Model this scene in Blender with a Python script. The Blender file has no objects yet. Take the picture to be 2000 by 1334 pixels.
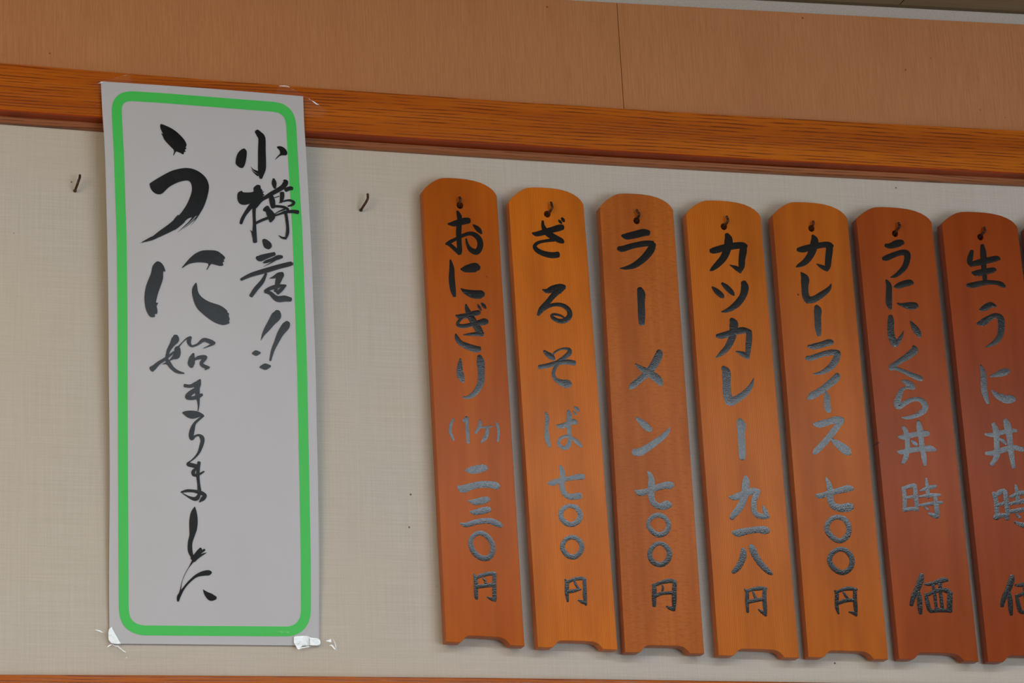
import bpy, bmesh, math, random
from mathutils import Vector, Matrix
from mathutils.geometry import tessellate_polygon
random.seed(7)
C = bpy.context.scene.collection
sc = bpy.context.scene
# ------------------------------------------------------------------ camera
F, CX, CY = 5760.0, 1000.0, 667.0            # focal length and centre for a 2000x1334 frame
VH, VV = (21500.0, 1554.0), (-60.0, -17400.0)  # where the wall's level and upright lines run to
ex = Vector((VH[0]-CX, -(VH[1]-CY), -F)).normalized()
ez = Vector((VV[0]-CX, -(VV[1]-CY), -F)); ez = (ez - ez.dot(ex)*ex).normalized()
ey = ez.cross(ex)
R = Matrix((ex, ey, ez))                       # camera axes -> room axes (x right, y into the wall, z up)
look = R @ Vector((0, 0, -1))
CAM = Vector((0, 0, 2.2)) - look*(2.36/look.y)
cd = bpy.data.cameras.new('camera'); cam = bpy.data.objects.new('camera', cd); C.objects.link(cam)
cam.matrix_world = Matrix.Translation(CAM) @ R.to_4x4()
cd.sensor_width = 36; cd.lens = F*36/2000; cd.clip_start = .05
sc.camera = cam
def P(u, v, d=0.0):
    """point of the plane d metres in front of the wall that shows at picture place (u, v)"""
    r = R @ Vector((u-CX, -(v-CY), -F))
    return CAM + r*((-d-CAM.y)/r.y)
# ------------------------------------------------------------------ light
def lin(r, g, b):
    f = lambda c: (c/255)/12.92 if c/255 <= .04045 else ((c/255+.055)/1.055)**2.4
    return (f(r), f(g), f(b), 1)
w = bpy.data.worlds.new('room_light'); sc.world = w; w.use_nodes = True
w.node_tree.nodes['Background'].inputs[0].default_value = (1.0, .88, .72, 1)
w.node_tree.nodes['Background'].inputs[1].default_value = .20
def area(name, loc, target, sx, sy, power, col):
    l = bpy.data.lights.new(name, 'AREA'); l.shape = 'RECTANGLE'; l.size = sx; l.size_y = sy
    l.energy = power; l.color = col
    o = bpy.data.objects.new(name, l); C.objects.link(o); o.location = loc
    o.rotation_euler = (Vector(target)-Vector(loc)).to_track_quat('-Z', 'Y').to_euler()
    return o
area('window_daylight', (1.1, -3.1, 1.2), (0.1, 0, 2.1), 1.9, 1.1, 33, (.79, .92, 1.03))
area('room_lamp_light', (-1.5, -1.45, 2.42), (-.5, 0, 2.3), .9, .7, 14, (1, .80, .52))
vs = sc.view_settings
vs.view_transform = 'Standard'; vs.look = 'None'; vs.exposure = 0.0; vs.gamma = 1; vs.use_curve_mapping = False
# ------------------------------------------------------------------ materials
def mat(name, col, rough=.6, spec=.5):
    m = bpy.data.materials.new(name); m.use_nodes = True
    b = m.node_tree.nodes['Principled BSDF']
    b.inputs['Base Color'].default_value = col; b.inputs['Roughness'].default_value = rough
    b.inputs['Specular IOR Level'].default_value = spec
    return m, m.node_tree, b
def N(nt, t, **kw):
    n = nt.nodes.new(t)
    for k, v in kw.items():
        if k in n.inputs.keys(): n.inputs[k].default_value = v
        else: setattr(n, k, v)
    return n
def noise(nt, scale, s=1.0, detail=4, rough=.55, rot=None):
    tc = N(nt, 'ShaderNodeNewGeometry'); mp = N(nt, 'ShaderNodeMapping'); mp.inputs['Scale'].default_value = scale
    if rot: mp.inputs['Rotation'].default_value = rot
    nt.links.new(tc.outputs['Position'], mp.inputs['Vector'])
    n = N(nt, 'ShaderNodeTexNoise', Scale=s, Detail=detail, Roughness=rough); nt.links.new(mp.outputs[0], n.inputs['Vector'])
    return n
def ramp(nt, src, stops):
    r = nt.nodes.new('ShaderNodeValToRGB'); e = r.color_ramp.elements
    while len(e) > 1: e.remove(e[-1])
    e[0].position, e[0].color = stops[0][0], stops[0][1]
    for p, c in stops[1:]:
        k = e.new(p); k.color = c
    nt.links.new(src, r.inputs[0]); return r.outputs[0]
def mix(nt, a, b, fac, mode='MIX'):
    m = nt.nodes.new('ShaderNodeMix'); m.data_type = 'RGBA'; m.blend_type = mode
    if isinstance(fac, (int, float)): m.inputs[0].default_value = fac
    else: nt.links.new(fac, m.inputs[0])
    for s, i in ((a, 6), (b, 7)):
        if isinstance(s, (tuple, list)): m.inputs[i].default_value = s
        else: nt.links.new(s, m.inputs[i])
    return m.outputs[2]
def bump(nt, b, h, strength, dist):
    n = N(nt, 'ShaderNodeBump', Strength=strength, Distance=dist); nt.links.new(h, n.inputs['Height'])
    nt.links.new(n.outputs[0], b.inputs['Normal']); return n
def g(v): return (v, v, v, 1)
BLK, WHT = g(0), g(1)
def specks(nt, scale, size, keep):
    """0..1 mask of a few small dots"""
    tc = N(nt, 'ShaderNodeNewGeometry')
    ad = N(nt, 'ShaderNodeVectorMath', operation='MULTIPLY'); ad.inputs[1].default_value = (1, 0, 1)
    nt.links.new(tc.outputs['Position'], ad.inputs[0])
    v = N(nt, 'ShaderNodeTexVoronoi', Scale=scale); v.feature = 'F1'; nt.links.new(ad.outputs[0], v.inputs['Vector'])
    near = ramp(nt, v.outputs['Distance'], [(0, WHT), (size*.5, WHT), (size, BLK)])
    sp = N(nt, 'ShaderNodeSeparateColor'); nt.links.new(v.outputs['Color'], sp.inputs[0])
    k = N(nt, 'ShaderNodeMath', operation='GREATER_THAN'); nt.links.new(sp.outputs[0], k.inputs[0]); k.inputs[1].default_value = 1-keep
    mu = N(nt, 'ShaderNodeMath', operation='MULTIPLY'); nt.links.new(near, mu.inputs[0]); nt.links.new(k.outputs[0], mu.inputs[1])
    return mu.outputs[0]
def wallpaper():
    m, nt, b = mat('woven_wallpaper', lin(205, 198, 184), .75, .25)
    h = noise(nt, (14, 1, 900), 1, 3); v = noise(nt, (700, 1, 12), 1, 3); big = noise(nt, (3, 1, 3), 1, 4)
    fine = noise(nt, (1, 1, 1), 900, 2)
    c = mix(nt, h.outputs[0], v.outputs[0], .45)
    c = mix(nt, c, fine.outputs[0], .2)
    col = ramp(nt, c, [(.34, lin(190, 182, 172)), (.66, lin(206, 198, 190))])
    col = mix(nt, col, lin(204, 190, 168), ramp(nt, big.outputs[0], [(.45, BLK), (.75, g(.5))]))
    col = mix(nt, col, lin(96, 78, 52), specks(nt, 42, .05, .32))
    col = mix(nt, col, lin(170, 150, 118), specks(nt, 17, .07, .3))
    nt.links.new(col, b.inputs['Base Color']); bump(nt, b, c, .9, .001); return m
def plain_wallpaper():
    m, nt, b = mat('plain_wallpaper', lin(205, 200, 188), .8, .2)
    n = noise(nt, (1, 1, 1), 700, 3); bump(nt, b, n.outputs[0], .5, .0005)
    nt.links.new(ramp(nt, n.outputs[0], [(.3, lin(176, 168, 160)), (.7, lin(194, 186, 178))]), b.inputs['Base Color']); return m
def veneer():
    m, nt, b = mat('beech_veneer', lin(190, 130, 90), .34, .3)
    a = noise(nt, (700, 1, 30), 1, 3); c = noise(nt, (22, 1, 2), 1, 3); f = noise(nt, (1100, 1, 120), 1, 2)
    col = ramp(nt, a.outputs[0], [(.3, lin(179, 119, 76)), (.7, lin(194, 134, 90))])
    col = mix(nt, col, lin(168, 104, 66), ramp(nt, c.outputs[0], [(.45, BLK), (.75, g(.3))]))
    col = mix(nt, col, lin(150, 96, 58), ramp(nt, f.outputs[0], [(.56, BLK), (.68, g(.22))]))
    col = mix(nt, col, lin(140, 66, 34), specks(nt, 40, .05, .3))
    nt.links.new(col, b.inputs['Base Color']); bump(nt, b, f.outputs[0], .12, .0003); return m
def math_(nt, op, a, b_=None):
    n = N(nt, 'ShaderNodeMath', operation=op)
    for k, s in enumerate((a, b_)):
        if s is None: continue
        if isinstance(s, (int, float)): n.inputs[k].default_value = s
        else: nt.links.new(s, n.inputs[k])
    return n.outputs[0]
def bands(nt, axis, freq, warp, wscale):
    """wavy growth lines: 0..1"""
    ge = N(nt, 'ShaderNodeNewGeometry'); sp = N(nt, 'ShaderNodeSeparateXYZ'); nt.links.new(ge.outputs['Position'], sp.inputs[0])
    a = math_(nt, 'MULTIPLY', sp.outputs[axis], freq*2*math.pi)
    n = noise(nt, wscale, 1, 3, .5)
    a = math_(nt, 'ADD', a, math_(nt, 'MULTIPLY', n.outputs[0], warp))
    return math_(nt, 'ADD', math_(nt, 'MULTIPLY', math_(nt, 'SINE', a), .5), .5)
def oak(name, base, light, dark, rough=.3):
    m, nt, b = mat(name, base, rough*.8, .35)
    wv = noise(nt, (1.6, 1, 60), 1, 2, .5); p = noise(nt, (22, 1, 460), 1, 3, .6); bigl = noise(nt, (2.2, 1, 6), 1, 2)
    col = ramp(nt, wv.outputs[0], [(.35, base), (.65, light)])
    lines = ramp(nt, bands(nt, 2, 340, 38, (2.2, 1, 20)), [(.56, BLK), (.95, WHT)])
    dash = ramp(nt, p.outputs[0], [(.40, BLK), (.56, WHT)])
    mm = math_(nt, 'MULTIPLY', lines, dash)
    col = mix(nt, col, dark, math_(nt, 'MULTIPLY', mm, .8))
    col = mix(nt, col, dark, ramp(nt, bigl.outputs[0], [(.52, BLK), (.8, g(.3))]))
    nt.links.new(col, b.inputs['Base Color']); bump(nt, b, mm, .2, -.0003); return m
def plank(name, c1, c2, grain, rough=.27, mottle=0.0):
    m, nt, b = mat(name, c1, rough, .17)
    c = noise(nt, (26, 1, 5), 1, 3); f = noise(nt, (1, 1, 1), 1600, 2)
    if grain > 300: hg = mix(nt, bands(nt, 0, grain, 9, (60, 1, 4)), noise(nt, (grain*1.5, 1, 9), 1, 3).outputs[0], .62)
    else: hg = noise(nt, (grain, 1, 4), 1, 3).outputs[0]
    col = ramp(nt, hg, [(.25, c2), (.75, c1)])
    col = mix(nt, col, tuple(x*.72 for x in c2[:3])+(1,), ramp(nt, c.outputs[0], [(.42, BLK), (.72, g(.75))]))
    col = mix(nt, col, tuple(x*.6 for x in c2[:3])+(1,), ramp(nt, f.outputs[0], [(.6, BLK), (.8, g(.4))]))
    col = mix(nt, col, lin(96, 42, 16), specks(nt, 45, .06, .12))
    hgt = hg
    if mottle:
        q = noise(nt, (160, 1, 620), 1, 3); hgt = mix(nt, hg, q.outputs[0], .8)
        col = mix(nt, col, tuple(x*.75 for x in c2[:3])+(1,), ramp(nt, q.outputs[0], [(.48, BLK), (.7, g(mottle))]))
    nt.links.new(col, b.inputs['Base Color']); bump(nt, b, hgt, .22, .00035); return m
M_WALL, M_PLAIN, M_VENEER = wallpaper(), plain_wallpaper(), veneer()
M_OAK = oak('varnished_oak', lin(168, 80, 8), lin(194, 102, 14), lin(92, 32, 5))
M_OAKSHADE = oak('shaded_varnished_oak', lin(150, 56, 12), lin(162, 64, 16), lin(126, 46, 12), .4)  # darker, redder copy of the oak: shade of the rail's underside put into colour
M_OAKBROWN = oak('brown_oak', lin(140, 82, 48), lin(160, 98, 60), lin(90, 50, 28), .5)
M_CORNICE, _, _ = mat('cornice_brown', lin(96, 74, 48), .6)
M_CEIL, nt, b = mat('ceiling_board_beige', lin(170, 152, 120), .7)
nt.links.new(ramp(nt, noise(nt, (6, 80, 1), 1, 3).outputs[0], [(.3, lin(128, 110, 82)), (.7, lin(144, 126, 98))]), b.inputs['Base Color'])
M_PAINT, nt, b = mat('glossy_black_paint', lin(8, 8, 10), .12, .62)
bn = noise(nt, (1, 1, 1), 1000, 2, .6); bn2 = noise(nt, (1900, 1, 90), 1, 2)
bump(nt, b, mix(nt, bn.outputs[0], bn2.outputs[0], .35), .26, .00045)
M_INK, nt, b = mat('brush_ink', lin(14, 14, 17), .24, .3)
nt.links.new(ramp(nt, noise(nt, (1, 1, 1), 60, 3).outputs[0], [(.35, lin(9, 9, 11)), (.75, lin(26, 27, 30))]), b.inputs['Base Color'])
M_PAPER, nt, b = mat('coated_white_paper', lin(212, 211, 216), .42, .4)
nt.links.new(ramp(nt, noise(nt, (1, 1, 1), 9, 3).outputs[0], [(.3, lin(189, 188, 194)), (.7, lin(193, 192, 200))]), b.inputs['Base Color'])
M_GREEN, nt, b = mat('printed_green', lin(66, 200, 86), .42, .4)
nt.links.new(mix(nt, lin(66, 200, 86), lin(40, 70, 40), specks(nt, 60, .07, .05)), b.inputs['Base Color'])
M_HOOK, nt, b = mat('rusty_hook_metal', lin(52, 36, 30), .45); b.inputs['Metallic'].default_value = .55
nt.links.new(ramp(nt, noise(nt, (1, 1, 1), 300, 3).outputs[0], [(.4, lin(40, 28, 26)), (.7, lin(104, 62, 34))]), b.inputs['Base Color'])
def film(name, alpha, rough, ior):
    m = bpy.data.materials.new(name); m.use_nodes = True; nt = m.node_tree; nt.nodes.clear()
    o = nt.nodes.new('ShaderNodeOutputMaterial'); mx = nt.nodes.new('ShaderNodeMixShader')
    t = nt.nodes.new('ShaderNodeBsdfTransparent'); p = nt.nodes.new('ShaderNodeBsdfPrincipled')
    p.inputs['Base Color'].default_value = lin(226, 226, 222); p.inputs['Roughness'].default_value = rough; p.inputs['IOR'].default_value = ior
    n = noise(nt, (1, 1, 1), 240, 2); bump(nt, p, n.outputs[0], .25, .0006)
    mx.inputs[0].default_value = alpha; nt.links.new(t.outputs[0], mx.inputs[1]); nt.links.new(p.outputs[0], mx.inputs[2]); nt.links.new(mx.outputs[0], o.inputs[0]); return m
M_TAPE = film('clear_tape', .014, .12, 1.5)
M_TAPEW = film('tape_glint_film', .5, .16, 2.3)  # pale half-opaque film, the white glints of the tape put into its colour
# ------------------------------------------------------------------ objects
def obj(name, verts, faces, m, parent=None, smooth=False):
    inv = full(parent).inverted()
    me = bpy.data.meshes.new(name); me.from_pydata([tuple(inv @ Vector(v)) for v in verts], [], faces)
    me.materials.append(m); me.update()
    if smooth:
        for p in me.polygons: p.use_smooth = True
    o = bpy.data.objects.new(name, me); C.objects.link(o)
    if parent: o.parent = parent
    return o
def full(p):
    m = Matrix()
    while p: m = Matrix.LocRotScale(p.location, p.rotation_euler, p.scale) @ m; p = p.parent
    return m
def tag(o, label, cat, group=None):
    o['label'] = label; o['category'] = cat
    if group: o['group'] = group
    return o
def struct(o): o['kind'] = 'structure'; return o
def thing(name, loc, label, cat, group=None):
    o = bpy.data.objects.new(name, None); C.objects.link(o); o.location = loc; o.empty_display_size = .02
    return tag(o, label, cat, group)
def recentre(o):
    """move a mesh's origin to its own middle"""
    vs_ = [v.co for v in o.data.vertices]; c = sum(vs_, Vector())/len(vs_)
    for v in o.data.vertices: v.co -= c
    o.location = o.location + c; return o
def strip(name, rows, m, parent=None, close=True):
    """bar whose cross-section outline runs through the given rows of points"""
    n, k = len(rows[0]), len(rows); vs_ = [p for r in rows for p in r]; fs = []
    for j in range(k if close else k-1):
        a, b_ = j*n, ((j+1) % k)*n
        for i in range(n-1): fs.append((a+i, a+i+1, b_+i+1, b_+i))
    if close: fs += [tuple(j*n for j in range(k)), tuple(j*n+n-1 for j in range(k))[::-1]]
    o = obj(name, vs_, fs, m, parent)
    bm = bmesh.new(); bm.from_mesh(o.data); bmesh.ops.recalc_face_normals(bm, faces=bm.faces); bm.to_mesh(o.data); bm.free()
    return o
US = [-1900+i*75.0 for i in range(74)]
def quad(a, b_, c):
    """gentle curve across the frame, running on straight beyond it"""
    f = lambda u: a+b_*u+c*u*u
    return lambda u: f(-300)+(b_-600*c)*(u+300) if u < -300 else (f(2300)+(b_+4600*c)*(u-2300) if u > 2300 else f(u))
def line(fn, d, us=US): return [P(u, fn(u), d) for u in us]
def back(pts, d): return [Vector((p.x, -d, p.z)) for p in pts]
# ------------------------------------------------------------------ the wall, the rails, the ceiling
rail_top, rail_face = quad(123, .08475, -9.25e-6), quad(213, .0741, -5.9e-6)
rail_low = quad(234.5, .0778, -8.2e-6)
pan_top = quad(-66, .0632, -3.1e-6)
low_top = quad(1319.5, .0028, 4.3e-6)
CA, CB = P(1535, -2, .006), P(2000, 22.5, .006)   # the ceiling edge runs a touch out of level
CK = (CB.z-CA.z)/(CB.x-CA.x); ZC = CA.z-CK*CA.x
def cz_(x): return ZC+CK*x
XL, XR = P(US[0], 700).x-.02, P(US[-1], 700).x+.02
wall = struct(obj('wall_back', [(XL, 0, .0), (XR, 0, .0), (XR, 0, ZC+CK*XR+.02), (XL, 0, ZC+CK*XL+.02), (XL, .1, .0), (XR, .1, .0), (XR, .1, ZC+CK*XR+.02), (XL, .1, ZC+CK*XL+.02)],
    [(0, 1, 2, 3), (5, 4, 7, 6), (0, 4, 5, 1), (3, 2, 6, 7), (1, 5, 6, 2), (0, 3, 7, 4)], M_WALL))
# plain papered band between the veneer and the ceiling, two veneer sheets with an open joint
tb = line(lambda u: pan_top(u)+3, .0015)
strip('papered_band', [tb, [Vector((p.x, -.0015, cz_(p.x)+.004)) for p in tb], [Vector((p.x, 0, cz_(p.x)+.004)) for p in tb], back(tb, 0)], M_PLAIN, wall)
for u0, u1 in ((US[0], -1135), (-1134, 1204.2), (1205.4, US[-1])):
    us = [u0+(u1-u0)*i/24 for i in range(25)]
    top = line(pan_top, .004, us); low = [P(u+15, rail_top(u)+20, .004) for u in us]
    strip('veneer_panel', [top, low, back(low, 0), back(top, 0)], M_VENEER, wall)
t1 = line(rail_top, .018); t2 = line(rail_face, .018); ty = .0012
t2b = [Vector((p.x, p.y+ty, p.z-ty)) for p in t2]
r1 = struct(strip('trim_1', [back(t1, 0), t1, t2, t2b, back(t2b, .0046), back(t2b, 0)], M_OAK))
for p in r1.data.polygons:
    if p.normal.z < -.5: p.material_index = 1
r1.data.materials.append(M_OAKSHADE)
q2 = line(rail_low, .0062); q1 = [Vector((p.x, -.0062, p.z+.0042)) for p in q2]; q3 = [Vector((p.x, -.0046, p.z-.0014)) for p in q2]
q0 = [Vector((p.x, -.0046, p.z+.0056)) for p in q2]
strip('bead_moulding', [back(q0, 0), q0, q1, q2, q3, back(q3, 0)], M_OAKBROWN, r1)
l1 = line(low_top, .018); l1c = [Vector((p.x, p.y+.0012, p.z+.001)) for p in l1]
l2 = [Vector((p.x, p.y, p.z-.05)) for p in l1]
r2 = struct(strip('trim_2', [back(l1c, 0), l1c, l1, l2, back(l2, 0)], M_OAK))
# cornice strip, narrow border boards, wide ceiling boards
def box(name, x0, x1, y0, y1, z0, z1, m, parent=None, slope=True):
    v = [(x, y, z+(CK*x if slope else 0)) for z in (z0, z1) for y in (y0, y1) for x in (x0, x1)]
    return obj(name, v, [(0, 2, 3, 1), (4, 5, 7, 6), (0, 1, 5, 4), (2, 6, 7, 3), (0, 4, 6, 2), (1, 3, 7, 5)], m, parent)
struct(box('trim_3', XL, XR, -.006, 0, ZC-.0008, ZC+.01, M_CORNICE))
ceil = struct(box('ceiling', XL, XR, -3.2, 0, ZC+.012, ZC+.04, M_CORNICE))
xs = P(1762, 12, .012).x
for a, b_ in ((XL, xs-.0006-.455), (xs+.0006-.455, xs-.0006), (xs+.0006, xs+.4544), (xs+.4556, XR)):
    box('border_board', a, b_, -.0305, -.0062, ZC, ZC+.012, M_CEIL, ceil)
k = 0
for j in range(7):
    y1 = -.0325-j*.4556; 
    for i in range(9):
        x0 = xs-.455*5+i*.455; x1 = x0+.453; x0, x1 = max(x0, XL), min(x1, XR)
        if x1-x0 > .02: box('ceiling_board', x0, x1, max(y1-.4536, -3.19), y1, ZC-.002, ZC+.012, M_CEIL, ceil)
# long ceiling lamp behind the camera's shoulder
M_LAMP, nt, b = mat('lamp_tube_cover', g(.9), .4); b.inputs['Emission Color'].default_value = (.80, .91, 1, 1); b.inputs['Emission Strength'].default_value = LAMP_E = 12.0
M_WHITE, _, _ = mat('white_lamp_housing', g(.75), .5)
LZ = cz_(.8)-.002
LY, LW, LX0, LX1 = -1.56, .11, -.75, 1.34
lamp = thing('ceiling_lamp', ((LX0+LX1)/2, LY, LZ), 'long white ceiling lamp with a glowing cover behind the viewer', 'lamp')
box('lamp_housing', LX0-.02, LX1+.02, LY-LW-.02, LY+LW+.02, LZ-.028, LZ+.03, M_WHITE, lamp, False)
box('lamp_cover', LX0, LX1, LY-LW, LY+LW, LZ-.048, LZ-.028, M_LAMP, lamp, False)
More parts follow.
